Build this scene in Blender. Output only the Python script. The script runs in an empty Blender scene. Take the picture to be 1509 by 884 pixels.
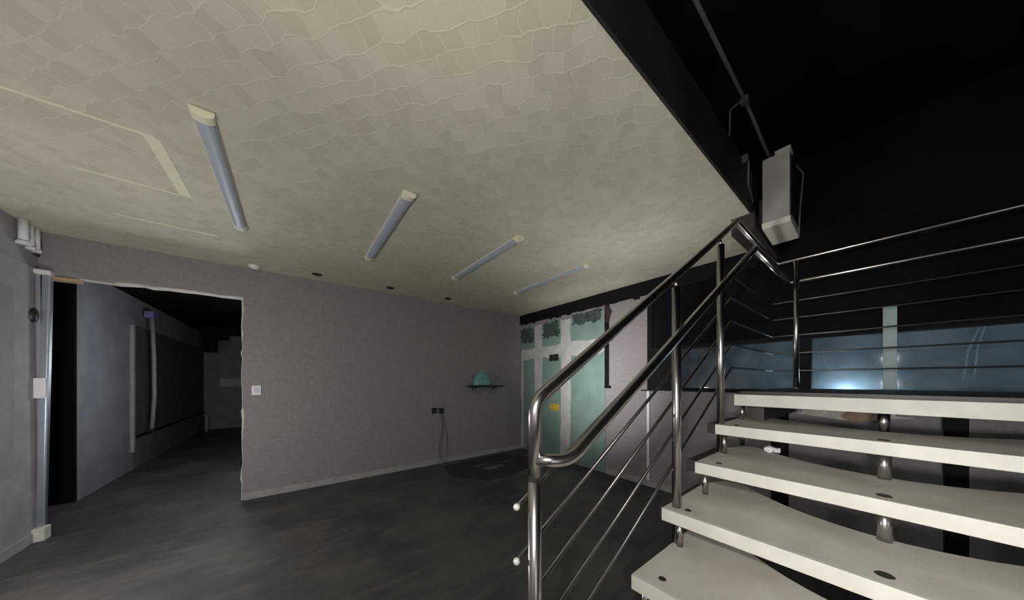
import bpy, bmesh, math, random
from mathutils import Vector, Matrix
random.seed(7)
S = bpy.context.scene
COL = S.collection
PI = math.pi

# ------------------------------------------------------------------ materials
def newmat(name):
    m = bpy.data.materials.new(name); m.use_nodes = True
    nt = m.node_tree
    b = next(n for n in nt.nodes if n.type == 'BSDF_PRINCIPLED')
    return m, nt, b

def mat(name, c, rough=.6, metal=0., var=0., scale=6., c2=None, bump=0., bscale=60., detail=5., spec=None):
    """plain procedural surface: noise mottling between two tones, fine bump"""
    m, nt, b = newmat(name)
    b.inputs['Roughness'].default_value = rough
    b.inputs['Metallic'].default_value = metal
    if spec is not None: b.inputs['Specular IOR Level'].default_value = spec
    N = nt.nodes.new; L = nt.links.new
    tc = N('ShaderNodeTexCoord')
    if var > 0 or c2:
        n = N('ShaderNodeTexNoise'); n.inputs['Scale'].default_value = scale; n.inputs['Detail'].default_value = detail
        L(tc.outputs['Object'], n.inputs['Vector'])
        r = N('ShaderNodeValToRGB')
        r.color_ramp.elements[0].position = .32; r.color_ramp.elements[1].position = .68
        lo = c2 if c2 else tuple(x * (1 - var) for x in c)
        hi = c if c2 else tuple(min(1, x * (1 + var)) for x in c)
        r.color_ramp.elements[0].color = (*lo, 1); r.color_ramp.elements[1].color = (*hi, 1)
        L(n.outputs['Fac'], r.inputs['Fac']); L(r.outputs['Color'], b.inputs['Base Color'])
    else:
        b.inputs['Base Color'].default_value = (*c, 1)
    if bump > 0:
        n2 = N('ShaderNodeTexNoise'); n2.inputs['Scale'].default_value = bscale; n2.inputs['Detail'].default_value = 4
        L(tc.outputs['Object'], n2.inputs['Vector'])
        bp = N('ShaderNodeBump'); bp.inputs['Strength'].default_value = bump; bp.inputs['Distance'].default_value = .01
        L(n2.outputs['Fac'], bp.inputs['Height']); L(bp.outputs['Normal'], b.inputs['Normal'])
    return m

def ceiling_mat():
    m, nt, b = newmat('stamped_ceiling')
    N = nt.nodes.new; L = nt.links.new
    b.inputs['Roughness'].default_value = .75
    tc = N('ShaderNodeTexCoord')
    mp = N('ShaderNodeMapping'); mp.inputs['Rotation'].default_value = (0, 0, math.radians(50))
    L(tc.outputs['Object'], mp.inputs['Vector'])
    dn = N('ShaderNodeTexNoise'); dn.inputs['Scale'].default_value = 7; dn.inputs['Detail'].default_value = 2
    L(mp.outputs['Vector'], dn.inputs['Vector'])
    sub = N('ShaderNodeVectorMath'); sub.operation = 'SUBTRACT'; sub.inputs[1].default_value = (.5, .5, .5)
    L(dn.outputs['Color'], sub.inputs[0])
    sc = N('ShaderNodeVectorMath'); sc.operation = 'SCALE'; sc.inputs['Scale'].default_value = .10
    L(sub.outputs[0], sc.inputs[0])
    ad = N('ShaderNodeVectorMath'); ad.operation = 'ADD'
    L(mp.outputs['Vector'], ad.inputs[0]); L(sc.outputs[0], ad.inputs[1])
    br = N('ShaderNodeTexBrick')
    br.inputs['Scale'].default_value = 1.0
    br.inputs['Brick Width'].default_value = .085; br.inputs['Row Height'].default_value = .088
    br.inputs['Mortar Size'].default_value = .005; br.inputs['Mortar Smooth'].default_value = .9
    br.offset = .42
    br.inputs['Color1'].default_value = (.535, .507, .398, 1)
    br.inputs['Color2'].default_value = (.61, .582, .465, 1)
    br.inputs['Mortar'].default_value = (.64, .61, .485, 1)
    L(ad.outputs[0], br.inputs['Vector'])
    big = N('ShaderNodeTexNoise'); big.inputs['Scale'].default_value = 1.3; big.inputs['Detail'].default_value = 3
    L(tc.outputs['Object'], big.inputs['Vector'])
    mr = N('ShaderNodeMapRange'); mr.inputs[1].default_value = .3; mr.inputs[2].default_value = .7
    mr.inputs[3].default_value = .92; mr.inputs[4].default_value = 1.05
    L(big.outputs['Fac'], mr.inputs[0])
    mu = N('ShaderNodeVectorMath'); mu.operation = 'SCALE'
    L(br.outputs['Color'], mu.inputs[0]); L(mr.outputs[0], mu.inputs['Scale'])
    L(mu.outputs[0], b.inputs['Base Color'])
    bp = N('ShaderNodeBump'); bp.inputs['Strength'].default_value = .22; bp.inputs['Distance'].default_value = .004
    fb = N('ShaderNodeTexNoise'); fb.inputs['Scale'].default_value = 45
    L(tc.outputs['Object'], fb.inputs['Vector'])
    am = N('ShaderNodeMath'); am.operation = 'MULTIPLY_ADD'; am.inputs[1].default_value = .35
    L(fb.outputs['Fac'], am.inputs[0]); L(br.outputs['Fac'], am.inputs[2])
    L(am.outputs[0], bp.inputs['Height']); L(bp.outputs['Normal'], b.inputs['Normal'])
    return m

def floor_mat():
    m, nt, b = newmat('dirty_dark_floor')
    N = nt.nodes.new; L = nt.links.new
    tc = N('ShaderNodeTexCoord')
    n1 = N('ShaderNodeTexNoise'); n1.inputs['Scale'].default_value = 1.1; n1.inputs['Detail'].default_value = 8; n1.inputs['Roughness'].default_value = .65
    L(tc.outputs['Object'], n1.inputs['Vector'])
    r1 = N('ShaderNodeValToRGB')
    e = r1.color_ramp.elements
    e[0].position = .35; e[0].color = (.034, .034, .038, 1)
    e[1].position = .68; e[1].color = (.098, .092, .086, 1)
    L(n1.outputs['Fac'], r1.inputs['Fac'])
    # scuffs: stretched dust streaks
    mp = N('ShaderNodeMapping'); mp.inputs['Scale'].default_value = (1.2, 7, 1); mp.inputs['Rotation'].default_value = (0, 0, math.radians(35))
    L(tc.outputs['Object'], mp.inputs['Vector'])
    n2 = N('ShaderNodeTexNoise'); n2.inputs['Scale'].default_value = 1.5; n2.inputs['Detail'].default_value = 7; n2.inputs['Roughness'].default_value = .7
    L(mp.outputs['Vector'], n2.inputs['Vector'])
    r2 = N('ShaderNodeValToRGB')
    r2.color_ramp.elements[0].position = .50; r2.color_ramp.elements[0].color = (0, 0, 0, 1)
    r2.color_ramp.elements[1].position = .78; r2.color_ramp.elements[1].color = (.5, .5, .5, 1)
    L(n2.outputs['Fac'], r2.inputs['Fac'])
    mx = N('ShaderNodeMix'); mx.data_type = 'RGBA'
    L(r2.outputs['Color'], mx.inputs[0]); L(r1.outputs['Color'], mx.inputs[6]); mx.inputs[7].default_value = (.165, .143, .115, 1)
    L(mx.outputs[2], b.inputs['Base Color'])
    b.inputs['Roughness'].default_value = .62
    bp = N('ShaderNodeBump'); bp.inputs['Strength'].default_value = .15; bp.inputs['Distance'].default_value = .01
    L(n2.outputs['Fac'], bp.inputs['Height']); L(bp.outputs['Normal'], b.inputs['Normal'])
    return m

def glass_mat():
    m, nt, b = newmat('dusty_glass')
    N = nt.nodes.new; L = nt.links.new
    out = next(n for n in nt.nodes if n.type == 'OUTPUT_MATERIAL')
    tr = N('ShaderNodeBsdfTransparent'); tr.inputs['Color'].default_value = (.80, .88, .92, 1)
    gl = N('ShaderNodeBsdfGlossy'); gl.inputs['Roughness'].default_value = .03
    fr = N('ShaderNodeFresnel'); fr.inputs['IOR'].default_value = 1.5
    mx = N('ShaderNodeMixShader')
    L(fr.outputs[0], mx.inputs[0]); L(tr.outputs[0], mx.inputs[1]); L(gl.outputs[0], mx.inputs[2])
    df = N('ShaderNodeBsdfDiffuse'); df.inputs['Color'].default_value = (.45, .55, .62, 1)
    n = N('ShaderNodeTexNoise'); n.inputs['Scale'].default_value = 7; n.inputs['Detail'].default_value = 8
    tc = N('ShaderNodeTexCoord'); L(tc.outputs['Object'], n.inputs['Vector'])
    r = N('ShaderNodeMapRange'); r.inputs[1].default_value = .35; r.inputs[2].default_value = .75; r.inputs[3].default_value = .01; r.inputs[4].default_value = .10
    L(n.outputs['Fac'], r.inputs[0])
    m2 = N('ShaderNodeMixShader'); L(r.outputs[0], m2.inputs[0]); L(mx.outputs[0], m2.inputs[1]); L(df.outputs[0], m2.inputs[2])
    L(m2.outputs[0], out.inputs['Surface'])
    return m

def steel_mat(name, c, rough):
    m, nt, b = newmat(name)
    N = nt.nodes.new; L = nt.links.new
    b.inputs['Base Color'].default_value = (*c, 1); b.inputs['Metallic'].default_value = 1
    tc = N('ShaderNodeTexCoord')
    n = N('ShaderNodeTexNoise'); n.inputs['Scale'].default_value = 6; n.inputs['Detail'].default_value = 3
    L(tc.outputs['Object'], n.inputs['Vector'])
    r = N('ShaderNodeMapRange'); r.inputs[3].default_value = rough - .025; r.inputs[4].default_value = rough + .03
    L(n.outputs['Fac'], r.inputs[0]); L(r.outputs[0], b.inputs['Roughness'])
    return m

WP = (.30, .272, .282)
M = dict(
    ceil=ceiling_mat(), floor=floor_mat(), glass=glass_mat(),
    wall=mat('pinkish_grey_wallpaper', (.298, .272, .278), .8, c2=(.252, .229, .235), scale=26, bump=.2, bscale=120, detail=10),
    panel=mat('flat_grey_panel', (.27, .257, .267), .8, var=.1, scale=5),
    wall_l=mat('grey_panel_wall', (.36, .342, .355), .8, c2=(.285, .27, .282), scale=5, bump=.15),
    passage=mat('blue_grey_painted_wall', (.27, .285, .32), .75, c2=(.20, .212, .24), scale=3, bump=.1),
    passage_far=mat('grey_painted_wall', (.24, .245, .26), .8, var=.12, scale=4),
    panel_dark=mat('dark_grey_cladding', (.085, .085, .088), .7, var=.2, scale=5),
    panel_mid=mat('grey_lower_cladding', (.13, .13, .135), .75, var=.2, scale=5),
    plaster=mat('white_plaster', (.62, .60, .56), .85, var=.15, scale=20, bump=.4),
    skirting=mat('pale_skirting', (.36, .345, .34), .6, var=.12, scale=8),
    black=mat('black_paint', (.0075, .0075, .009), .7, var=.25, scale=4, spec=.15),
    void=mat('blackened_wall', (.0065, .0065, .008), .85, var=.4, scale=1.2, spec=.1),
    fascia=mat('dark_brown_fascia', (.020, .017, .018), .6, var=.25, scale=3, spec=.3),
    brown=mat('brown_steel', (.040, .031, .029), .6, var=.3, scale=9),
    greybox=mat('light_grey_sheet_metal', (.46, .44, .42), .55, var=.12, scale=7),
    conduit=mat('grey_conduit', (.10, .10, .105), .5, var=.1),
    steel=steel_mat('brushed_steel', (.47, .45, .435), .25),
    rod=steel_mat('dark_steel_rod', (.13, .122, .118), .34),
    cap=mat('bright_cap', (.75, .74, .70), .35, metal=.3),
    tread=mat('grey_beige_tread_top', (.60, .575, .52), .7, c2=(.47, .44, .385), scale=4.5, bump=.12, bscale=140, detail=9),
    nosing=mat('cream_tread_nosing', (.60, .585, .525), .55, var=.07, scale=10),
    endcap=mat('dark_tread_end', (.018, .015, .015), .6, var=.3, scale=9),
    landing=mat('dark_vinyl_landing', (.022, .018, .017), .5, var=.3, scale=5),
    bolt=mat('dark_bolt', (.05, .048, .045), .45, metal=.6),
    diff=mat('blue_grey_diffuser', (.40, .46, .53), .4, var=.05, scale=20),
    cream=mat('cream_plastic', (.80, .76, .58), .5, var=.04),
    lampbody=mat('off_white_housing', (.66, .64, .55), .5, var=.04),
    white=mat('white_plastic', (.80, .80, .82), .45, var=.03),
    bluewhite=mat('bluish_white_plastic', (.55, .60, .70), .4, var=.05),
    green=mat('green_plasterboard', (.215, .315, .285), .8, c2=(.165, .255, .232), scale=4),
    joint=mat('joint_compound', (.55, .545, .53), .85, c2=(.42, .425, .415), scale=7),
    soot=mat('torn_dark_board', (.03, .045, .045), .9, c2=(.075, .105, .10), scale=9),
    blackp=mat('black_plastic', (.012, .012, .012), .45),
    yellow=mat('yellow_plastic', (.55, .40, .05), .5, var=.1),
    greendk=mat('dark_green_plastic', (.02, .06, .02), .5),
    teal=mat('teal_shell', (.16, .37, .40), .3, var=.18, scale=9),
    aluminium=steel_mat('aluminium_profile', (.55, .60, .66), .38),
    wood=mat('raw_timber', (.42, .30, .18), .7, var=.2, scale=12),
    paper=mat('white_paper', (.85, .84, .86), .8, var=.04),
    cable=mat('blue_grey_cable', (.09, .09, .14), .5),
    teal_board=mat('pale_teal_board', (.40, .50, .50), .7, var=.08, scale=8),
    blind=mat('blue_grey_outer_wall', (.22, .26, .29), .8, c2=(.11, .135, .155), scale=3.5, detail=8),
    outfloor=mat('outer_pavement', (.30, .34, .38), .5, c2=(.17, .20, .23), scale=8),
    purple=mat('violet_clip', (.20, .18, .38), .5),
    darkred=mat('dark_red_rag', (.045, .014, .016), .8),
    smudge=mat('pale_dust', (.16, .155, .15), .9, c2=(.09, .088, .086), scale=11),
    tarpaper=mat('near_black_floor_patch', (.019, .018, .020), .75, c2=(.034, .032, .034), scale=6),
    tear=mat('brown_torn_paper', (.42, .28, .20), .85, var=.15, scale=20),
)

# ------------------------------------------------------------------ mesh helpers
def box(bm, x0, x1, y0, y1, z0, z1, mi=0, bev=0.):
    r = bmesh.ops.create_cube(bm, size=1)
    vs = r['verts']
    bmesh.ops.scale(bm, vec=(x1 - x0, y1 - y0, z1 - z0), verts=vs)
    bmesh.ops.translate(bm, vec=((x0 + x1) / 2, (y0 + y1) / 2, (z0 + z1) / 2), verts=vs)
    fs = {f for v in vs for f in v.link_faces}
    for f in fs: f.material_index = mi
    if bev > 0:
        es = list({e for v in vs for e in v.link_edges})
        rr = bmesh.ops.bevel(bm, geom=es, offset=bev, segments=2, profile=.7, affect='EDGES')
        for f in rr['faces']: f.material_index = mi
    return bm

def prism(bm, pts, axis, a, b, mi=0, mi_side=None):
    """extrude a 2-D outline (list of (p,q)) along an axis from a to b; the pair fills the two other axes in order"""
    def P(p, q, t):
        return {'x': (t, p, q), 'y': (p, t, q), 'z': (p, q, t)}[axis]
    va = [bm.verts.new(P(p, q, a)) for p, q in pts]
    vb = [bm.verts.new(P(p, q, b)) for p, q in pts]
    n = len(pts)
    f1 = bm.faces.new(va); f2 = bm.faces.new(list(reversed(vb)))
    f1.material_index = f2.material_index = mi
    for i in range(n):
        f = bm.faces.new((va[i], vb[i], vb[(i + 1) % n], va[(i + 1) % n]))
        f.material_index = mi if mi_side is None else mi_side
    return bm

def round_path(pts, rad, seg=6):
    """polyline with its corners rounded"""
    pts = [Vector(p) for p in pts]; out = [pts[0]]
    if not isinstance(rad, (list, tuple)): rad = [rad] * (len(pts) - 2)
    for i in range(1, len(pts) - 1):
        p, a, b = pts[i], pts[i - 1], pts[i + 1]
        d1 = (a - p); d2 = (b - p)
        ang = d1.angle(d2)
        t = rad[i - 1] / max(math.tan(ang / 2), 1e-3)
        t = min(t, d1.length * .48, d2.length * .48)
        q0 = p + d1.normalized() * t; q1 = p + d2.normalized() * t
        for k in range(seg + 1):
            u = k / seg
            out.append((1 - u) ** 2 * q0 + 2 * u * (1 - u) * p + u * u * q1)
    out.append(pts[-1])
    return out

def tube(bm, pts, r, seg=14, mi=0, caps=True):
    pts = [Vector(p) for p in pts]
    n = len(pts)
    tang = []
    for i in range(n):
        a = pts[max(0, i - 1)]; b = pts[min(n - 1, i + 1)]
        tang.append((b - a).normalized())
    up = Vector((0, 0, 1)) if abs(tang[0].z) < .9 else Vector((1, 0, 0))
    u = tang[0].cross(up).normalized()
    rings = []
    for i in range(n):
        if i:
            ax = tang[i - 1].cross(tang[i])
            if ax.length > 1e-7:
                u = Matrix.Rotation(tang[i - 1].angle(tang[i]), 3, ax.normalized()) @ u
        v = tang[i].cross(u).normalized()
        rr = r[i] if isinstance(r, (list, tuple)) else r
        rings.append([bm.verts.new(pts[i] + (u * math.cos(2 * PI * k / seg) + v * math.sin(2 * PI * k / seg)) * rr) for k in range(seg)])
    for i in range(n - 1):
        for k in range(seg):
            f = bm.faces.new((rings[i][k], rings[i][(k + 1) % seg], rings[i + 1][(k + 1) % seg], rings[i + 1][k]))
            f.smooth = True; f.material_index = mi
    if caps:
        for rg in (list(reversed(rings[0])), rings[-1]):
            f = bm.faces.new(rg); f.material_index = mi
    return bm

def ball(bm, c, r, sz=1., mi=0, seg=14):
    res = bmesh.ops.create_uvsphere(bm, u_segments=seg, v_segments=seg // 2 + 2, radius=r)
    bmesh.ops.scale(bm, vec=(1, 1, sz), verts=res['verts'])
    bmesh.ops.translate(bm, vec=c, verts=res['verts'])
    for f in {f for v in res['verts'] for f in v.link_faces}: f.smooth = True; f.material_index = mi
    return bm

def lathe(bm, prof, c, seg=28, mi=0, a0=0., a1=2 * PI):
    """revolve (r,z) profile about z at c"""
    full = abs(a1 - a0 - 2 * PI) < 1e-6
    m = seg if full else seg + 1
    rings = []
    for r, z in prof:
        rings.append([bm.verts.new((c[0] + r * math.cos(a0 + (a1 - a0) * k / seg), c[1] + r * math.sin(a0 + (a1 - a0) * k / seg), c[2] + z)) for k in range(m)])
    for i in range(len(prof) - 1):
        for k in range(seg):
            j = (k + 1) % m if full else k + 1
            f = bm.faces.new((rings[i][k], rings[i][j], rings[i + 1][j], rings[i + 1][k])); f.smooth = True; f.material_index = mi
    return bm

def B(): return bmesh.new()

def obj(name, bm, mats, parent=None, label=None, cat=None, group=None, kind=None, origin=None):
    bmesh.ops.remove_doubles(bm, verts=bm.verts, dist=1e-6)
    bmesh.ops.recalc_face_normals(bm, faces=bm.faces)
    me = bpy.data.meshes.new(name)
    if parent is not None and origin is None:
        origin = (0, 0, 0)
        off = world_loc(parent)
        bmesh.ops.translate(bm, vec=-off, verts=bm.verts)
        loc = (0, 0, 0)
    elif origin is not None:
        bmesh.ops.translate(bm, vec=-Vector(origin), verts=bm.verts); loc = origin
    else:
        if bm.verts and kind != 'structure':
            xs = [v.co for v in bm.verts]
            cx = sum(v.x for v in xs) / len(xs); cy = sum(v.y for v in xs) / len(xs); cz = min(v.z for v in xs)
            bmesh.ops.translate(bm, vec=(-cx, -cy, -cz), verts=bm.verts); loc = (cx, cy, cz)
        else: loc = (0, 0, 0)
    bm.to_mesh(me); bm.free()
    for x in (mats if isinstance(mats, (list, tuple)) else [mats]): me.materials.append(M[x])
    o = bpy.data.objects.new(name, me); COL.objects.link(o)
    o.location = loc
    if parent is not None: o.parent = parent
    props(o, label, cat, group, kind)
    return o

def world_loc(o):
    v = Vector((0, 0, 0))
    while o is not None:
        v += Vector(o.location); o = o.parent
    return v

def props(o, label=None, cat=None, group=None, kind=None):
    if label: o['label'] = label
    if cat: o['category'] = cat
    if group: o['group'] = group
    if kind: o['kind'] = kind

def thing(name, label, cat, loc, group=None):
    o = bpy.data.objects.new(name, None); COL.objects.link(o)
    o.location = loc; o.empty_display_size = .1
    props(o, label, cat, group)
    return o

def struct(name, bm, mats, label=None, parent=None):
    return obj(name, bm, mats, parent, label=label, kind=None if parent else 'structure', cat=None)

def copy_thing(o, loc, label):
    c = o.copy(); COL.objects.link(c); c.location = loc; c['label'] = label
    for ch in list(o.children):
        d = ch.copy(); COL.objects.link(d); d.parent = c
        for g in list(ch.children):
            e = g.copy(); COL.objects.link(e); e.parent = d
    return c

# ------------------------------------------------------------------ key sizes (metres; camera stands at x=0, y=0, z=1.5)
CZ = 2.91                    # room ceiling
YB = 4.87                    # back wall
XR = 4.0                     # right wall
XL = -1.905                   # left wall
YS = .68                     # edge of the ceiling at the stairwell
VZ = 3.70                    # stairwell ceiling

# ------------------------------------------------------------------ the room
b = B(); box(b, -3.2, XR, -4.0, 13.0, -.12, 0)
struct('floor', b, 'floor', 'dark dirty floor of the empty room')

b = B(); box(b, XL, XR, YS, YB, CZ, CZ + .03)
struct('ceiling', b, 'ceil', 'cream ceiling stamped with small irregular tiles')
b = B(); box(b, XL, XR, YS, YB, CZ + .03, 3.24); box(b, XL, XR, YS - .015, YS - .0005, CZ - .003, 3.24)
struct('trim_1', b, 'fascia', 'dark fascia of the slab edge above the cream ceiling')
b = B(); box(b, 3.06, XR - .002, YS - .03, YS + .13, 2.77, CZ - .001); box(b, 3.2, 3.9, YS - .06, YS - .031, 2.84, 3.05)
struct('trim_2', b, 'brown', 'brown steel beam end at the stairwell corner of the ceiling')

# back wall with the broken-out opening at its left end
rag = random.Random(3)
jx = -.505; hz = 2.515
jamb = []
z = 0.
while z < hz - .05:
    jamb.append((jx + rag.uniform(-.008, .012), z)); z += rag.uniform(.05, .14)
head = []
x = jx - .02
while x > XL + .32:
    head.append((x, hz + rag.uniform(-.012, .012))); x -= rag.uniform(.06, .16)
opening = [(jx, 0)] + jamb[1:] + [(jx + .005, hz)] + head + [(XL + .001, hz)]
outline = [(XR, 0), (XR, CZ), (XL + .001, CZ)] + list(reversed(opening))
b = B(); prism(b, outline, 'y', YB, YB + .12, 0, 1)
struct('wall_back', b, ['wall', 'plaster'], 'pinkish grey papered back wall with a broken-out opening')
# ragged bare plaster along the broken edge
b = B()
inner = [(jx + .000, 0)] + jamb[1:] + [(jx + .003, hz)]
outer = [(p + .004 + abs(rag.gauss(0, .007)), q) for p, q in inner]
pts = inner + list(reversed(outer)); prism(b, pts, 'y', YB - .004, YB + .01)
hp = [(jx + .003, hz - .001)] + [(p, q - .001) for p, q in head]
ho = [(p, q + .004 + abs(rag.gauss(0, .008))) for p, q in hp]
prism(b, hp + list(reversed(ho)), 'y', YB - .0038, YB + .0102)
box(b, jx - .05, jx + .02, YB - .007, YB - .001, hz - .01, hz + .02)
struct('trim_3', b, 'plaster', 'ragged bare plaster along the broken opening edge')

# left wall
b = B(); box(b, XL - .1, XL, -4.0, YB + .03, 0, 2.555); box(b, XL - .1, XL - .004, -4.0, YB + .03, 2.555, 2.563); box(b, XL - .1, XL, -4, YB + .03, 2.563, VZ)
struct('wall_left', b, 'wall_l', 'grey panelled left wall with a horizontal joint')
b = B(); box(b, XL, XL + .012, -4.0, YB - .05, 0, .085)
struct('baseboard_left', b, 'skirting')
b = B(); box(b, jx + .02, XR - .012, YB - .014, YB - .0005, 0, .085)
struct('baseboard_back', b, 'skirting')
b = B(); box(b, XR - .014, XR - .0005, .7, 2.70, 0, .085)
struct('baseboard_right', b, 'skirting')

# right wall: lower wall along the whole side, full height beyond the glazing
SILL = 1.355; WE = 2.03
b = B()
prism(b, [(-4, 0), (YB + .12, 0), (YB + .12, CZ + .33), (WE, CZ + .33), (WE, SILL), (-4, SILL)], 'x', XR, XR + .14)
struct('wall_right', b, 'wall', 'pinkish grey papered right wall under and beside the glazing')
b = B(); box(b, XR - .03, XR - .001, YS + .14, YB - .001, 2.71, CZ - .001)
for k in range(9):
    y = 2.2 + .3 * k + rag.uniform(-.1, .1); box(b, XR - .028, XR - .002, y, y + rag.uniform(.05, .16), 2.71 - rag.uniform(.01, .03), 2.712)
struct('trim_4', b, 'black', 'black band between right wall and ceiling')
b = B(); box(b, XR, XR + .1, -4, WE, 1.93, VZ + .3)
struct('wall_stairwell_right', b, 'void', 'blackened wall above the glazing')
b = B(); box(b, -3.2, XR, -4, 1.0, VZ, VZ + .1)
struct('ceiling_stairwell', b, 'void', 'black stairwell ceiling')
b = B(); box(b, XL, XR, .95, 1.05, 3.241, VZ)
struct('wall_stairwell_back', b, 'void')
b = B(); box(b, -3.2, XR + .1, -4.1, -4, 0, VZ)
struct('wall_near', b, 'wall_l')

# glazing in the right wall
b = B()
box(b, XR - .02, XR + .08, -4, WE, SILL, SILL + .045)
box(b, XR - .02, XR + .08, -4, WE, 1.90, 1.95)
box(b, XR - .02, XR + .08, 1.62, WE, SILL + .045, 1.90)
box(b, XR - .02, XR + .08, .42, .52, SILL + .045, 1.90)
for y in (-1.6,): box(b, XR - .02, XR + .08, y - .05, y + .05, SILL + .045, 1.90)
box(b, XR - .02, XR - .002, 1.96, WE, 1.95, 2.71)
w = struct('window_1', b, 'black', 'long low black-framed glazing behind the landing')
for y0, y1 in ((.52, 1.62), (-1.55, .42), (-4, -1.65)):
    b = B(); box(b, XR + .03, XR + .038, y0, y1, SILL + .045, 1.90); struct('pane', b, 'glass', parent=w)

# outside the glazing: a dim yard
b = B(); box(b, XR + .14, 7.5, -4, 6, 1.16, 1.20); struct('pavement_outside', b, 'outfloor', 'pale pavement outside the glazing')
b = B(); box(b, 5.3, 5.45, -4, 6, 1.2, 3.2); struct('wall_outside', b, 'blind', 'blue grey wall outside the glazing')

# passage beyond the opening
PX = -2.12
b = B(); box(b, PX - .1, PX, 6.1, 12.6, 0, 2.95); struct('wall_passage_left', b, 'passage', 'blue grey passage wall seen through the opening')
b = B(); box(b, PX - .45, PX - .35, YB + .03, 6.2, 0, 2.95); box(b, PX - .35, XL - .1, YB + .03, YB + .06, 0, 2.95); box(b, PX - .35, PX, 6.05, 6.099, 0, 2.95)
struct('wall_passage_recess', b, 'void', 'black recess beside the opening')  # black colour stands in for the darkness of an unlit closet
b = B(); box(b, PX, -.1, 12.5, 12.6, 0, 2.95); struct('wall_passage_end', b, 'passage_far')
b = B(); box(b, -.12, -.02, YB + .12, 12.6, 0, 2.95); struct('wall_passage_right', b, 'passage_far')
b = B(); box(b, PX - .4, -.02, YB + .12, 12.6, 2.9, 3.0); struct('ceiling_passage', b, 'void')
b = B(); box(b, PX + .0005, PX + .02, 7.62, 12.3, .56, 2.42); struct('trim_5', b, 'panel_dark', 'dark cladding board on the passage wall')
b = B(); box(b, PX + .0006, PX + .04, 7.56, 7.615, .30, 2.42); struct('trim_6', b, 'skirting', 'pale strip at the edge of the dark cladding')
b = B(); box(b, PX + .001, PX + .02, 7.6, 12.4, .005, .56); struct('trim_7', b, 'panel_mid')
b = B(); box(b, PX + .0007, PX + .05, 7.62, 12.3, .535, .559); struct('trim_8', b, 'black')

# seams of a closed-up hatch in the ceiling
b = B()
for y, x0, x1 in ((2.58, -1.94, -.63), (3.26, -1.16, -.61), (3.97, -1.2, -.58)):
    box(b, x0, x1, y - .008, y + .008, CZ - .004, CZ + .001)
box(b, -.68, -.615, 2.59, 3.25, CZ - .0025, CZ + .001)
struct('trim_9', b, 'cream', 'pale seams of a closed hatch in the ceiling')

# torn green plasterboard on the right wall
gx = XR - .012
b = B()
top = [(4.855, 2.60)]
y = 4.80
tr = random.Random(11)
while y > 2.78:
    top.append((y, 2.64 + tr.uniform(-.035, .045))); y -= tr.uniform(.06, .17)
pts = [(2.72, .02), (4.855, .02)] + top + [(2.72, 2.68)]
prism(b, pts, 'x', gx, XR - .0005)
def blotch(x, pts, mi):
    """an uneven smear on the board, a couple of millimetres thick"""
    prism(b, pts, 'x', x, gx + .001, mi)
def smear(y0, y1, z0, z1, mi, d, j=.02, n=12):
    r = random.Random(int(1000 * (y0 + z0 * 3)))
    P = []
    for k in range(n): P.append((y0 + (y1 - y0) * k / n, z0 + r.uniform(-j, j)))
    for k in range(n): P.append((y1 + r.uniform(-j, j), z0 + (z1 - z0) * k / n))
    for k in range(n): P.append((y1 + (y0 - y1) * k / n, z1 + r.uniform(-j, j)))
    for k in range(n): P.append((y0 + r.uniform(-j, j), z1 + (z0 - z1) * k / n))
    blotch(gx - d, P, mi)
smear(4.44, 4.84, 2.28, 2.60, 2, .0010, .04); smear(3.72, 4.16, 2.34, 2.63, 2, .0010, .04); smear(2.80, 3.40, 2.48, 2.66, 2, .0010, .03)
smear(2.74, 4.84, 1.94, 2.18, 1, .0016, .03)
smear(4.18, 4.40, .05, 2.62, 1, .0020, .014); smear(3.44, 3.68, .05, 2.62, 1, .0020, .014)
smear(4.76, 4.85, .05, 1.95, 1, .0018, .01)
board = obj('plasterboard_patch', b, ['green', 'joint', 'soot'], None, 'green plasterboard with white joint compound stripes and torn dark top on the right wall', 'plasterboard')
# dark exposed edge strip beside it
b = B(); box(b, XR - .03, XR - .0005, 2.655, 2.7195, 1.40, 2.71); box(b, XR - .034, XR - .001, 2.62, 2.7195, 1.37, 1.41)
obj('edge_channel', b, 'black', None, 'thin black channel running down the edge of the green plasterboard', 'channel')
b = B()
P = [(2.70, 2.70), (2.69, 2.64), (2.70, 2.58), (2.67, 2.52), (2.68, 2.44), (2.66, 2.40), (2.63, 2.47), (2.62, 2.52), (2.59, 2.56), (2.62, 2.60), (2.64, 2.66), (2.65, 2.70)]
prism(b, P, 'x', XR - .06, XR - .0305)
obj('torn_rag', b, 'darkred', None, 'small dark red rag hanging at the top of the black channel', 'rag')
# white corner bead below the black corner of the glazing
b = B(); box(b, XR - .022, XR - .0005, 2.005, 2.035, .09, SILL - .01); box(b, XR - .024, XR - .001, 2.0, 2.012, .09, SILL - .012)
obj('corner_bead', b, 'white', None, 'slim white vertical bead on the right wall below the corner of the glazing', 'bead')
b = B(); box(b, XR - .03, XR - .0005, 1.93, 2.12, SILL - .012, SILL + .006, bev=.003)
obj('sill_bracket', b, 'blackp', None, 'short black bracket on top of the white bead under the glazing', 'bracket')

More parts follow.
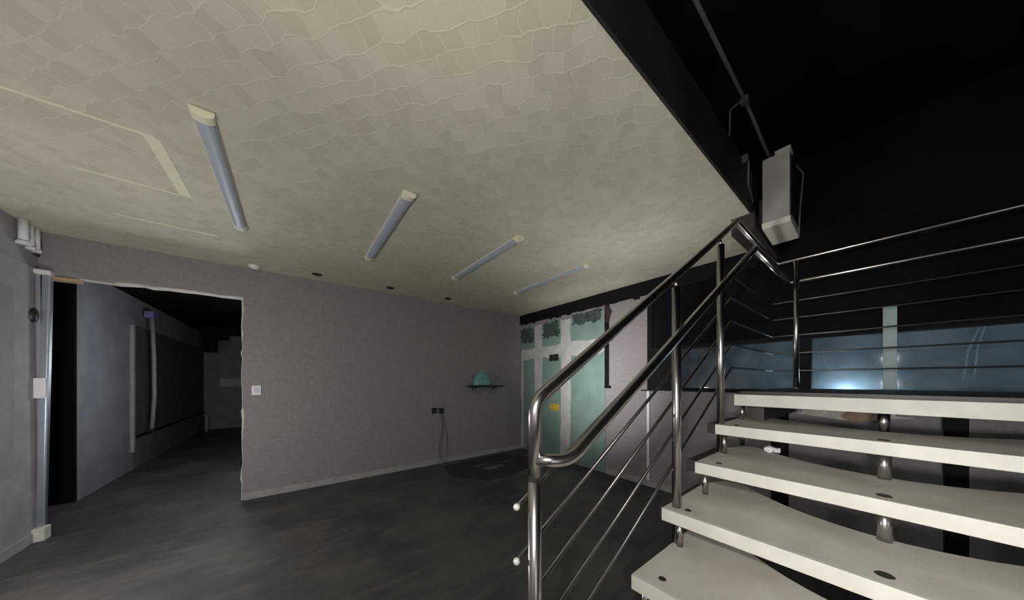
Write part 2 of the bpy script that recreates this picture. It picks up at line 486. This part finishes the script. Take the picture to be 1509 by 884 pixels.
# blue-and-black double outlets fixed to the plasterboard
def double_outlet(name, y, z, mt, mt2, label):
    t = thing(name, label, 'electrical box', (gx - .003, y, z), 'outlet boxes on the green plasterboard')
    b = B()
    box(b, gx - .005, gx - .001, y - .125, y + .125, z - .065, z + .065, bev=.001)
    obj('plate', b, mt2, t)
    for d in (-.062, .062):
        b = B(); lathe(b, [(.052, 0), (.052, .012), (.034, .016), (.03, .006), (0, .006)], (0, 0, 0), 18)
        bmesh.ops.rotate(b, verts=b.verts, cent=(0, 0, 0), matrix=Matrix.Rotation(-PI / 2, 3, 'Y'))
        bmesh.ops.translate(b, verts=b.verts, vec=(gx - .005, y + d, z))
        obj('socket_ring', b, mt, t)
def yz(u, v, xp):
    X = .61 * 420 + .792 * (u - 754.5); Y = .792 * 420 - .61 * (u - 754.5); s = xp / X
    return Y * s, 1.5 + (560 - v) * s
y_, z_ = yz(817, 527, XR); double_outlet('outlet_box', y_, z_, 'blackp', 'greendk', 'black double outlet box high on the green plasterboard')
y_, z_ = yz(818, 600, XR); double_outlet('outlet_box', y_, z_, 'yellow', 'yellow', 'yellow double outlet box on the green plasterboard below the black one')
b = B(); y_, z_ = yz(785, 664, XR); box(b, gx - .05, gx - .002, y_ - .13, y_ + .13, .03, .10, bev=.012)
obj('blue_bag', b, 'cable', None, 'small dark blue bundle on the floor at the foot of the green plasterboard', 'bundle')

# ------------------------------------------------------------------ ceiling lights, all off
def make_light(x):
    y0, y1 = 2.16, 3.60; c = (x, (y0 + y1) / 2, CZ)
    t = thing('ceiling_light', '', 'ceiling light', c, 'batten lights on the cream ceiling')
    b = B(); prism(b, [(x - .045, CZ), (x + .045, CZ), (x + .042, CZ - .016), (x - .042, CZ - .016)], 'y', y0 + .02, y1 - .02)
    obj('housing', b, 'lampbody', t)
    b = B()
    P = [(x - .041, CZ - .014)] + [(x + .041 * math.cos(PI + PI * k / 10), CZ - .016 + .020 * math.sin(PI + PI * k / 10)) for k in range(11)] + [(x + .041, CZ - .014)]
    prism(b, P, 'y', y0 + .055, y1 - .055); obj('diffuser', b, 'diff', t)
    for a, bb in ((y0, y0 + .055), (y1 - .055, y1)):
        b = B()
        P = [(x - .048, CZ)] + [(x + .047 * math.cos(PI + PI * k / 10), CZ - .016 + .025 * math.sin(PI + PI * k / 10)) for k in range(11)] + [(x + .048, CZ)]
        prism(b, P, 'y', a, bb); obj('end_cap', b, 'cream', t)
    return t
L0 = make_light(-.375)
labs = ['long batten light nearest the opening in the back wall, beside the pale ceiling seams',
        'second batten light from the opening, the steeply slanted one in mid ceiling',
        'third batten light from the opening, between mid ceiling and the dark band',
        'fourth batten light from the opening, closest to the green plasterboard wall']
L0['label'] = labs[0]
for k in (1, 2, 3): copy_thing(L0, (-.375 + 1.073 * k, 2.88, CZ), labs[k])

# small spotlights near the back wall
def make_spot(x, y, label, m1, m2):
    t = thing('downlight', label, 'downlight', (x, y, CZ), 'small downlights along the back wall')
    b = B(); lathe(b, [(.030, 0), (.055, 0), (.055, -.008), (.034, -.012), (.030, -.002)], (x, y, CZ), 22); obj('rim', b, m1, t)
    b = B(); lathe(b, [(.032, -.003), (.0, -.003)], (x, y, CZ), 22); obj('lens', b, m2, t)
    return t
make_spot(.26, 4.59, 'dark downlight near the back wall, closest to the brightest stretch of wall by the opening', 'bolt', 'blackp')
make_spot(1.18, 4.58, 'dark downlight, middle one of the three dark ones near the back wall', 'bolt', 'blackp')
make_spot(2.13, 4.58, 'dark downlight near the back wall above the teal dome', 'bolt', 'blackp')
t = thing('smoke_detector', 'small white detector on the ceiling edge above the white wall switch', 'detector', (-.37, 4.72, CZ))
b = B(); lathe(b, [(0, -.045), (.028, -.043), (.046, -.03), (.055, -.012), (.055, 0)], (-.37, 4.72, CZ), 22); obj('cover', b, 'white', t)
b = B(); lathe(b, [(.062, 0), (.062, -.01), (.055, -.012)], (-.37, 4.72, CZ), 22); obj('base', b, 'lampbody', t)

# ------------------------------------------------------------------ back wall fittings
def xz(u, v, yp):
    X = .61 * 420 + .792 * (u - 754.5); Y = .792 * 420 - .61 * (u - 754.5); s = yp / Y
    return X * s, 1.5 + (560 - v) * s
x, z = xz(378, 575, YB)
t = thing('light_switch', 'white square light switch on the back wall beside the opening', 'switch', (x, YB, z))
b = B(); box(b, x - .045, x + .045, YB - .012, YB, z - .06, z + .06, bev=.004); obj('plate', b, 'white', t)
b = B(); box(b, x - .026, x + .026, YB - .018, YB - .011, z - .03, z + .03, bev=.003); obj('rocker', b, 'bluewhite', t)

for u, lab in ((640, 'black wall socket on the back wall, without a cable'), (650, 'black wall socket on the back wall with cable hanging from it')):
    x, z = xz(u, 605, YB)
    t = thing('wall_socket', lab, 'socket', (x, YB, z), 'black sockets on the back wall')
    b = B(); box(b, x - .048, x + .048, YB - .014, YB, z - .05, z + .05, bev=.006); obj('plate', b, 'blackp', t)
    b = B(); lathe(b, [(.034, 0), (.034, .008), (.026, .009), (.024, .002), (0, .002)], (0, 0, 0), 18)
    bmesh.ops.rotate(b, verts=b.verts, cent=(0, 0, 0), matrix=Matrix.Rotation(PI / 2, 3, 'X'))
    bmesh.ops.translate(b, verts=b.verts, vec=(x, YB - .014, z)); obj('socket_ring', b, 'bolt', t)
b = B()
xa, za = xz(650, 609, YB)
tube(b, round_path([(xa, YB - .022, za + .0), (xa, YB - .03, za - .05), (xa + .02, YB - .022, .6), (xa - .05, YB - .026, .25), (xa - .02, YB - .03, .1), (xa + .03, YB - .06, .010), (xa + .2, YB - .1, .010)], .08), .008, 8)
tube(b, round_path([(xa + .01, YB - .024, za - .02), (xa + .04, YB - .03, za - .2), (xa + .11, YB - .022, .5), (xa + .10, YB - .024, .1), (xa + .04, YB - .08, .010), (xa - .15, YB - .12, .010)], .08), .006, 8)
obj('loose_cable', b, 'cable', None, 'loose blue grey cable hanging from black socket down to the floor', 'cable')

# dark shelf with a teal dome on it
x0, zs = xz(688, 568, YB); x1, _ = xz(733, 568, YB)
t = thing('wall_shelf', 'narrow dark shelf fixed to the back wall under the teal dome', 'shelf', ((x0 + x1) / 2, YB, zs))
b = B(); box(b, x0, x1, YB - .22, YB, zs - .028, zs, bev=.004); obj('shelf_board', b, 'blackp', t)
for xx in (x0 + .12, x1 - .12):
    b = B(); box(b, xx - .01, xx + .01, YB - .16, YB - .001, zs - .045, zs - .028); box(b, xx - .01, xx + .01, YB - .012, YB - .001, zs - .10, zs - .045); obj('bracket', b, 'bolt', t)
xc, _ = xz(706, 568, YB)
t = thing('teal_dome', 'teal half dome with a glossy patch sitting on the dark wall shelf', 'dome', (xc, YB - .11, zs))
b = B()
R = .20
prof = [(R * math.cos(a), .255 * math.sin(a)) for a in [PI / 2 * k / 12 for k in range(12)]] + [(.002, .2549)]
lathe(b, prof, (0, 0, 0), 32)
for v in b.verts: v.co.y *= .5
bmesh.ops.translate(b, verts=b.verts, vec=(xc, YB - .11, zs + .012)); obj('shell', b, 'teal', t)
b = B(); lathe(b, [(.0, 0), (.215, 0), (.215, .006), (.205, .012), (.196, .012)], (0, 0, 0), 32)
for v in b.verts: v.co.y *= .5
bmesh.ops.translate(b, verts=b.verts, vec=(xc, YB - .11, zs + .0005)); obj('rim', b, 'bolt', t)

# dark floor patch before the back wall, with dusty smudges
def blob(cx, cy, rx, ry, j, seed, n=26):
    r = random.Random(seed)
    return [(cx + rx * (1 + r.uniform(-j, j)) * math.cos(2 * PI * k / n), cy + ry * (1 + r.uniform(-j, j)) * math.sin(2 * PI * k / n)) for k in range(n)]
b = B(); prism(b, [(1.95, 4.05), (2.06, 4.62), (2.5, 4.70), (3.4, 4.72), (3.62, 4.2), (3.3, 3.72), (2.75, 3.55), (2.3, 3.62)], 'z', .0005, .004)
o = obj('floor_patch', b, 'tarpaper', None, 'near black patch left on the floor before the back wall below the dome', 'floor patch')
b = B(); prism(b, blob(2.74, 4.08, .21, .085, .3, 5), 'z', .0045, .007); prism(b, blob(2.63, 4.30, .12, .03, .4, 6), 'z', .0045, .007); prism(b, blob(3.1, 4.25, .2, .02, .4, 9), 'z', .0045, .007)
obj('dust_smudge', b, 'smudge', None, 'pale dust smudges lying on the near black floor patch', 'dust', kind='stuff')

# ------------------------------------------------------------------ left edge
# aluminium profile at the end of the left wall
ye = YB - .02
t = thing('door_profile', 'tall aluminium profile at the corner of left wall and opening', 'profile', (XL + .02, ye, 0))
b = B(); prism(b, [(XL + .001, .12), (XL + .05, .12), (XL + .085, 2.50), (XL + .035, 2.50)], 'y', ye - .02, ye + .015); prism(b, [(XL + .012, .12), (XL + .038, .12), (XL + .073, 2.50), (XL + .046, 2.50)], 'y', ye - .028, ye - .019); obj('channel', b, 'aluminium', t)
b = B(); box(b, XL - .0, XL + .06, ye - .05, ye - .021, 1.33, 1.52, bev=.006); obj('strike_plate', b, 'white', t, label='white strike plate')
b = B(); box(b, XL - .0, XL + .07, ye - .08, ye + .02, .0, .12, bev=.008); obj('foot_block', b, 'plaster', t, label='white foot block')
b = B(); box(b, XL, XL + .09, ye - .05, ye + .02, 2.495, 2.535, bev=.006); obj('head_block', b, 'white', t, label='white head block')
b = B(); lathe(b, [(0, .03), (.025, .028), (.038, .018), (.042, 0)], (0, 0, 0), 18)
for v in b.verts: v.co.x *= 1.6
bmesh.ops.rotate(b, verts=b.verts, cent=(0, 0, 0), matrix=Matrix.Rotation(PI / 2, 3, 'Y'))
bmesh.ops.translate(b, verts=b.verts, vec=(XL + .001, ye - .06, 2.10))
obj('door_buffer', b, 'blackp', None, 'round black buffer on the left wall beside the aluminium profile', 'buffer')
b = B(); box(b, XL + .05, XL + .22, YB - .006, YB + .1, hz - .045, hz - .013, bev=.006)
obj('timber_offcut', b, 'wood', None, 'raw brown timber packer under the head of the opening, beside the aluminium profile', 'timber')
# darker square panel on the left wall
b = B(); box(b, XL + .0005, XL + .006, 2.6, 4.56, .68, 2.28)
obj('wall_panel', b, 'panel', None, 'flat grey panel fixed to the left wall at the edge of view', 'panel')
# white pipe stubs from the ceiling
def make_stub(y, z1, r, label):
    t = thing('pipe_stub', label, 'pipe', (XL + r * 1.5, y, CZ), 'white pipe stubs on the left wall')
    b = B(); tube(b, [(XL + r * 1.5, y, CZ - .002), (XL + r * 1.5, y, z1 + .02)], r, 14); obj('pipe', b, 'white', t)
    b = B(); tube(b, [(XL + r * 1.5, y, z1 + .03), (XL + r * 1.5, y, z1 + .022), (XL + r * 1.5, y, z1)], [r * 1.05, r * 1.5, r * 1.5], 14); obj('collar', b, 'white', t)
make_stub(4.585, 2.69, .026, 'thickest white pipe stub on the left wall, farthest from the opening')
make_stub(4.70, 2.68, .019, 'middle white pipe stub of three on the left wall')
make_stub(4.775, 2.68, .019, 'white pipe stub on the left wall closest to the corner')
b = B(); box(b, XL + .0005, XL + .014, 4.79, 4.855, 2.66, CZ - .001)
obj('dark_slot_cover', b, 'brown', None, 'small dark cover plate in the corner beside the white pipe stubs', 'cover plate')

# ------------------------------------------------------------------ passage contents
t = thing('passage_pipe', 'white vertical pipe on the passage wall seen through the opening', 'pipe', (PX, 8.12, .56))
b = B(); tube(b, round_path([(PX + .09, 8.12, .60), (PX + .11, 8.16, 1.2), (PX + .11, 8.14, 1.9), (PX + .09, 8.12, 2.66)], .6), .028, 12); obj('pipe', b, 'skirting', t)
b = B(); box(b, PX + .02, PX + .13, 8.03, 8.21, 2.62, 2.74, bev=.01); obj('clip', b, 'purple', t, label='violet clip')
b = B(); box(b, PX + .02, PX + .13, 8.07, 8.17, .565, .62, bev=.01); obj('end_fitting', b, 'blackp', t, label='black end fitting')
b = B(); box(b, -1.86, -1.62, 10.7, 11.1, 2.25, 2.9); box(b, -1.62, -1.4, 10.7, 11.1, 2.6, 2.9); box(b, -1.40, -1.2, 10.7, 11.1, 2.75, 2.9)
obj('hanging_duct', b, 'black', None, 'black stepped duct hanging from the passage ceiling', 'duct')
for k, (x, z0, w_) in enumerate(((-1.62, 1.42, .16), (-1.34, 1.42, .12))):
    b = B(); box(b, x - w_, x + w_, 12.44, 12.5, z0 - .13, z0 + .13, bev=.02)
    obj('wall_box', b, 'greybox', None, ('wider' if k == 0 else 'narrower') + ' pale box on the dark end wall of the passage', 'wall box', 'pale boxes on the passage end wall')
b = B(); tube(b, [(-1.98, 12.0, 0), (-1.98, 12.0, .45)], .04, 12)
obj('floor_pipe', b, 'skirting', None, 'short pale pipe standing on the floor at the end of the passage', 'pipe')

# ------------------------------------------------------------------ stairwell fittings
t = thing('metal_box', 'light grey metal box hung at the stairwell corner above the landing', 'metal box', (3.3, .52, 2.76))
bx0, bx1, by0, by1 = 3.11, 3.50, .445, .61
b = B(); box(b, bx0, bx1, by0, by1, 2.80, 3.33, bev=.004); obj('casing', b, 'greybox', t)
b = B(); prism(b, [(bx0 - .006, 2.80), (bx1, 2.80), (bx1 + .0, 2.74), (bx0 + .02, 2.765)], 'y', by0 - .004, by1 + .004); obj('bottom_cover', b, 'lampbody', t)
b = B(); box(b, bx0 - .012, bx0 + .1, by0 - .006, by1 - .08, 3.33, 3.352); obj('top_flange', b, 'cap', t)
b = B(); box(b, bx0 + .02, bx1 - .02, by0 - .006, by0 - .001, 2.83, 3.3); obj('side_panel', b, 'fascia', t, label='dark side panel')
b = B(); tube(b, round_path([(bx0 + .2, by0 - .01, 3.28), (bx0 + .22, by0 - .05, 3.2), (bx0 + .22, by0 - .03, 2.9), (bx0 + .25, by0 - .02, 2.7)], .05), .006, 8); obj('side_cable', b, 'conduit', t)
b = B(); box(b, 3.22, 3.48, by1 - .001, YS - .0601, 2.86, 3.03); obj('mounting_plate', b, 'brown', t, label='brown mounting plate')
t = thing('conduit_run', 'long thin grey conduit under the stairwell ceiling leading to the metal box', 'conduit', (2, .63, 3.6))
b = B(); tube(b, round_path([(.3, .645, 3.65), (2.86, .645, 3.65), (3.22, .575, 3.351)], .12), .0125, 10); obj('pipe', b, 'conduit', t)
b = B(); tube(b, round_path([(2.757, .63, 3.675), (2.71, .725, 3.61), (2.70, .725, 3.43), (2.70, .76, 3.241)], .03), .007, 8); box(b, 2.735, 2.78, .622, .668, 3.63, 3.672); obj('bracket', b, 'conduit', t)
b = B(); tube(b, round_path([(2.78, .66, 3.23), (2.80, .63, 3.20), (2.85, .645, 3.05), (3.0, .65, 2.96)], .05), .008, 8); box(b, 2.765, 2.80, .63, .665, 3.19, 3.24)
obj('fascia_clip', b, 'conduit', None, 'small grey clip with a short cable on the dark fascia beside the metal box', 'clip')

# ------------------------------------------------------------------ staircase
YH = .63
fx = [2.44, 2.07, 1.757, 1.434, 1.105, .78, .455, .13]
fz = [1.40, 1.225, 1.048, .873, .70, .525, .35, .175]
th = .056
stair = thing('staircase', 'open staircase of cream-edged grey treads rising to a dark landing', 'staircase', (.9, 0, 0))

def tread_outline(x0, xb, yh):
    """bow-backed tread: narrow in the middle, deep wings at both ends"""
    P = [(x0, -yh), (x0, yh)]
    n = 22
    dmax = .65
    back = []
    for k in range(n + 1):
        y = yh - 2 * yh * k / n
        d = .40 + 1.1 * y * y
        e = max(0, abs(y) - (yh - .09)) / .09
        d = min(d, .69) - .16 * e * e
        back.append((x0 + d, y))
    return P + back

for i in range(1, 8):
    x0, z1 = fx[i], fz[i]
    yl = YH + (.03 if i == 3 else 0)
    b = B(); prism(b, tread_outline(x0 + .022, 0, yl), 'z', z1 - th, z1)
    tr_ = obj('tread', b, 'tread', stair)
    b = B(); box(b, x0, x0 + .0215, -yl, yl, z1 - th - .002, z1 + .001, bev=.003)
    obj('nosing', b, 'nosing', tr_, label='cream front edge')
    for s in (1, -1):
        b = B()
        yy = s * (yl + .001)
        wd_ = .020 if i == 3 else .048
        box(b, x0 + .022, x0 + .50, min(yy, yy + s * wd_), max(yy, yy + s * wd_), z1 - th - .004, z1 + .003, bev=.004)
        obj('end_plate', b, 'endcap', tr_, label='dark end plate')
    for yb_, rb_ in ((-.005, .022), (yl - .09, .015), (.09 - yl, .015)):
        b = B(); lathe(b, [(0, .003), (rb_ * .8, .003), (rb_, 0)], (x0 + .075, yb_, z1), 16); obj('bolt_head', b, 'bolt', tr_)
# landing: cream front edge, dark floor behind
LX = 3.80; LY = -3.2
b = B(); box(b, fx[0] + .03, LX, LY, YH - .01, 1.345, 1.405); box(b, fx[0] + .05, LX, LY, YH - .02, 1.405, 1.422)
land = obj('landing', b, 'landing', stair, label='dark landing')
b = B(); box(b, fx[0], fx[0] + .028, LY, YH, 1.325, 1.401, bev=.003); obj('nosing', b, 'nosing', land, label='cream front edge')
for (x, y, w_) in ((3.62, -.31, .045), (3.40, .55, .05), (3.70, -1.9, .05)):
    b = B(); box(b, x - w_, x + w_, y - w_, y + w_, 0, 1.344); box(b, x - .09, x + .09, y - .09, y + .09, 0, .012); obj('landing_leg', b, 'black', stair, label='black landing leg')
b = B(); box(b, fx[0] + .1, LX - .03, .49, .58, 1.21, 1.344); obj('landing_beam', b, 'brown', stair, label='brown beam under the landing')
# tubes between treads
for i in range(0, 7):
    zt, zb = fz[i] - th - .002, fz[i + 1]
    if i == 0: zt = 1.325
    b = B(); tube(b, [(fx[i] + .075, -.006, zb), (fx[i] + .075, -.006, zt)], .0215, 16); obj('spacer_tube', b, 'steel', stair)
    for s in (1, -1):
        b = B(); tube(b, [(fx[i] + .045, s * (YH - .035), zb), (fx[i] + .045, s * (YH - .035), zt)], .0145, 12); obj('spacer_tube', b, 'steel', stair)
b = B(); tube(b, [(fx[0] + .045, YH - .035, fz[2]), (fx[0] + .045, YH - .035, fz[1] - th)], .0145, 12); obj('spacer_tube', b, 'steel', stair)
b = B(); tube(b, [(2.66, YH - .035, fz[1] + 0), (2.66, YH - .035, 1.344)], .0145, 12); obj('spacer_tube', b, 'steel', stair)
b = B(); tube(b, [(fx[7] + .075, -.006, 0), (fx[7] + .075, -.006, fz[7] - th)], .03, 16); obj('spacer_tube', b, 'steel', stair)
for s in (1, -1):
    b = B(); tube(b, [(fx[7] + .3, s * (YH - .06), 0), (fx[7] + .3, s * (YH - .06), fz[7] - th)], .0145, 12); obj('spacer_tube', b, 'steel', stair)

# ------------------------------------------------------------------ railing
rail = thing('stair_railing', 'round steel railing running up the open side of the staircase and along the landing', 'railing', (.57, .62, 0))
RY = .632
nx = .572
A = (2.50, RY, 2.625); Bc = (3.735, RY, 2.627); top0 = (.80, RY, 1.571)
def line_z(x): return 1.571 + (A[2] - 1.571) * (x - .80) / (A[0] - .80)
pr = .0205
b = B(); tube(b, round_path([(nx, RY, 1.20), (nx, RY, line_z(nx) + .005), A, Bc, (3.735, -3.1, 2.627)], [.085, .012, .012], 10), pr, 18)
obj('handrail', b, 'steel', rail)
# second rail, set a little inwards on brackets
def low_z(x): return 1.436 + .563 * (x - .86)
b = B(); tube(b, round_path([(nx, RY - .002, 1.262), (nx + .085, .575, 1.255), (2.60, .552, 2.432), (3.78, .545, 2.432), (3.785, -3.1, 2.432)], [.11, .012, .012], 10), .0205, 18)
obj('lower_rail', b, 'steel', rail)
b = B(); tube(b, [(nx, RY, .176), (nx, RY, 1.215)], .0205, 18); tube(b, [(nx, RY, .176), (nx, RY, .186)], .045, 18); obj('newel_post', b, 'steel', rail)
for x, zb, zt in ((1.504, fz[4], line_z(1.504)), (2.136, fz[2], line_z(2.136))):
    b = B(); tube(b, [(x, RY - .012, zb), (x, RY - .012, zt - .05)], .0205, 18); tube(b, [(x, RY - .012, zt - .052), (x, RY - .008, zt - .008)], .009, 10); obj('post', b, 'steel', rail)
for y in (.49, -1.0, -2.5):
    b = B(); tube(b, [(3.735, y, 1.422), (3.735, y, 2.61)], .0205, 18); tube(b, [(3.735, y, 1.422), (3.735, y, 1.43)], .05, 18); obj('post', b, 'steel', rail)
for x0_ in (1.504, 2.136):
    xk = x0_ + .0
    b = B(); tube(b, round_path([(xk, RY - .012, low_z(xk) - .05), (xk + .03, .575, low_z(xk) - .04), (xk + .05, .566, low_z(xk) - .0)], .02), .006, 8); bk = obj('bracket', b, 'steel', rail)
    b = B(); ball(b, (xk + .08, .575, low_z(xk + .08) - .030), .009); obj('end_knob', b, 'cap', bk)
RO = RY + .030
for d, zl in ((1.21, 2.25), (1.049, 2.09), (.887, 1.925), (.730, 1.757), (.577, 1.59)):
    x_end = 2.50
    sl = (zl - d) / (x_end - .682)
    zs0 = d + sl * (.53 - .682)
    b = B(); tube(b, round_path([(.53, RO, zs0), (x_end, RO, zl), (3.768, RO, zl), (3.768, -3.1, zl)], .012, 5), .0072, 10)
    rd = obj('rod', b, 'rod', rail)
    b = B(); ball(b, (.527, RO, zs0), .0105); obj('end_knob', b, 'cap', rd)

# ------------------------------------------------------------------ loose bits
b = B()
x, y = None, None
s = (1.5 - fz[2]) / (666 - 560)
px = (.61 * 420 + .792 * (1133 - 754.5)) * s; py = (.792 * 420 - .61 * (1133 - 754.5)) * s
r = random.Random(4)
for cx, cy, rr in ((0, 0, .028), (.012, -.035, .022)):
    res = bmesh.ops.create_icosphere(b, subdivisions=2, radius=rr)
    for v in res['verts']:
        v.co *= r.uniform(.7, 1.25); v.co.z = max(v.co.z * .8, -rr * .6); v.co += Vector((px + cx, py + cy, fz[2] + rr * .6 + .0005))
obj('crumpled_paper', b, 'paper', None, 'small crumpled white paper lying on a stair tread', 'paper')
b = B()
for (u0, v0), rx, rz, mi in (((1250, 611), .30, .045, 0), ((1262, 611), .085, .06, 1)):
    y_, z_ = yz(u0, v0, XR)
    prism(b, [(y_ + rx * (1 + r.uniform(-.2, .2)) * math.cos(2 * PI * k / 18), z_ + rz * (1 + r.uniform(-.25, .25)) * math.sin(2 * PI * k / 18)) for k in range(18)], 'x', XR - .003 - .002 * mi, XR - .0004, mi)
obj('torn_wallpaper', b, ['plaster', 'tear'], None, 'torn white and brown wallpaper scar on the wall under the landing', 'wallpaper scar')
# pale board standing in front of the glazing
y0, z0 = yz(1322, 573, XR - .035); y1, z1 = yz(1301, 453, XR - .035)
b = B(); box(b, XR - .05, XR - .021, y0, y1, 1.422, z1, bev=.003)
obj('board_offcut', b, 'teal_board', None, 'pale teal upright board standing before the glazing', 'board')
# two thin tubes behind the glazing, added to imitate streaks reflected in it
for k, (pa, pb) in enumerate((((1449, 470), (1420, 560)), ((1462, 455), (1436, 560)))):
    ya, za = yz(pa[0], pa[1], 4.35); yb, zb = yz(pb[0], pb[1], 4.35)
    b = B(); tube(b, round_path([(4.35, ya - .02, za + .3), (4.35, ya, za), (4.35, (ya + yb) / 2 + .02, (za + zb) / 2), (4.35, yb, zb)], .1), .006, 8)
    obj('reflection_streak', b, 'teal_board', None, ('thin pale strand imitating a reflected streak in the glazing, the one nearer the teal board', 'thin pale strand imitating a reflected streak in the glazing, the one farther from the teal board')[k], 'cable', 'imitated reflection streaks behind the glazing')

# ------------------------------------------------------------------ light
def area(name, loc, target, size, power, color=(1, 1, 1), sy=None):
    l = bpy.data.lights.new(name, 'AREA'); l.energy = power; l.size = size; l.color = color
    if sy: l.shape = 'RECTANGLE'; l.size_y = sy
    o = bpy.data.objects.new(name, l); COL.objects.link(o); o.location = loc
    o.rotation_euler = (Vector(target) - Vector(loc)).to_track_quat('-Z', 'Y').to_euler()
    return o
def point(name, loc, power, r=.15, color=(1, 1, 1)):
    l = bpy.data.lights.new(name, 'POINT'); l.energy = power; l.shadow_soft_size = r; l.color = color
    o = bpy.data.objects.new(name, l); COL.objects.link(o); o.location = loc; return o
point('work_lamp', (-.35, -.085, 1.88), 74, .06, (1, .968, .93))
sl = area('stair_lamp', (-.3, -.085, 1.425), (4, -.25, 1.05), .10, 4.2, (1, .968, .95)); sl.data.spread = math.radians(66)
area('rear_fill', (-1.2, -3.6, 1.5), (-.6, 3, 1.6), 1.4, 10, (.95, .97, 1), 2.0)  # unseen fill added behind the camera, gives the steel something to reflect
point('corner_fill', (-1.25, 3.1, 1.1), 36, .2, (1, .97, .95))  # added fill, no lamp stands here; brightens the header and left wall
rl = area('right_wall_fill', (1.9, 2.2, 1.0), (4, 2.9, 1.7), .4, 9, (1, .97, .96)); rl.data.spread = math.radians(75)  # added fill aimed at the right wall, not a lamp of the room
ul = area('ceiling_fill', (2.75, 1.75, 1.15), (2.95, 1.6, 2.91), .4, 6.5, (1, .985, .97)); ul.data.spread = math.radians(140)  # added fill pointing up, brightens the right end of the ceiling
point('passage_fill', (-.7, 6.0, 1.7), 26, .2, (.94, .96, 1))  # invented source, added to light the passage walls
point('glazing_glow_fill', (5.2, .27, 1.33), 9.0, .03, (.78, .90, 1))  # added source imitating the bluish glare reflected in the glazing
area('yard_fill', (4.7, -.6, 2.9), (5.3, -.4, 1.3), 1.2, 4, (.85, .93, 1))  # added overhead fill tinting the yard behind the glass

wd = bpy.data.worlds.new('World'); S.world = wd; wd.use_nodes = True
wd.node_tree.nodes['Background'].inputs[0].default_value = (.02, .022, .028, 1)
wd.node_tree.nodes['Background'].inputs[1].default_value = .3

# ------------------------------------------------------------------ camera
cam = bpy.data.cameras.new('camera'); co = bpy.data.objects.new('camera', cam); COL.objects.link(co)
cam.sensor_fit = 'HORIZONTAL'; cam.sensor_width = 36; cam.lens = 36 * 420 / 1509
cam.shift_y = (560 - 442) / 1509
cam.clip_start = .02
co.location = (0, 0, 1.5)
co.rotation_euler = (PI / 2, 0, -math.atan2(.610, .792))
S.camera = co
S.view_settings.view_transform = 'Standard'; S.view_settings.look = 'None'
S.view_settings.gamma = 1; S.view_settings.exposure = .25; S.view_settings.use_curve_mapping = False
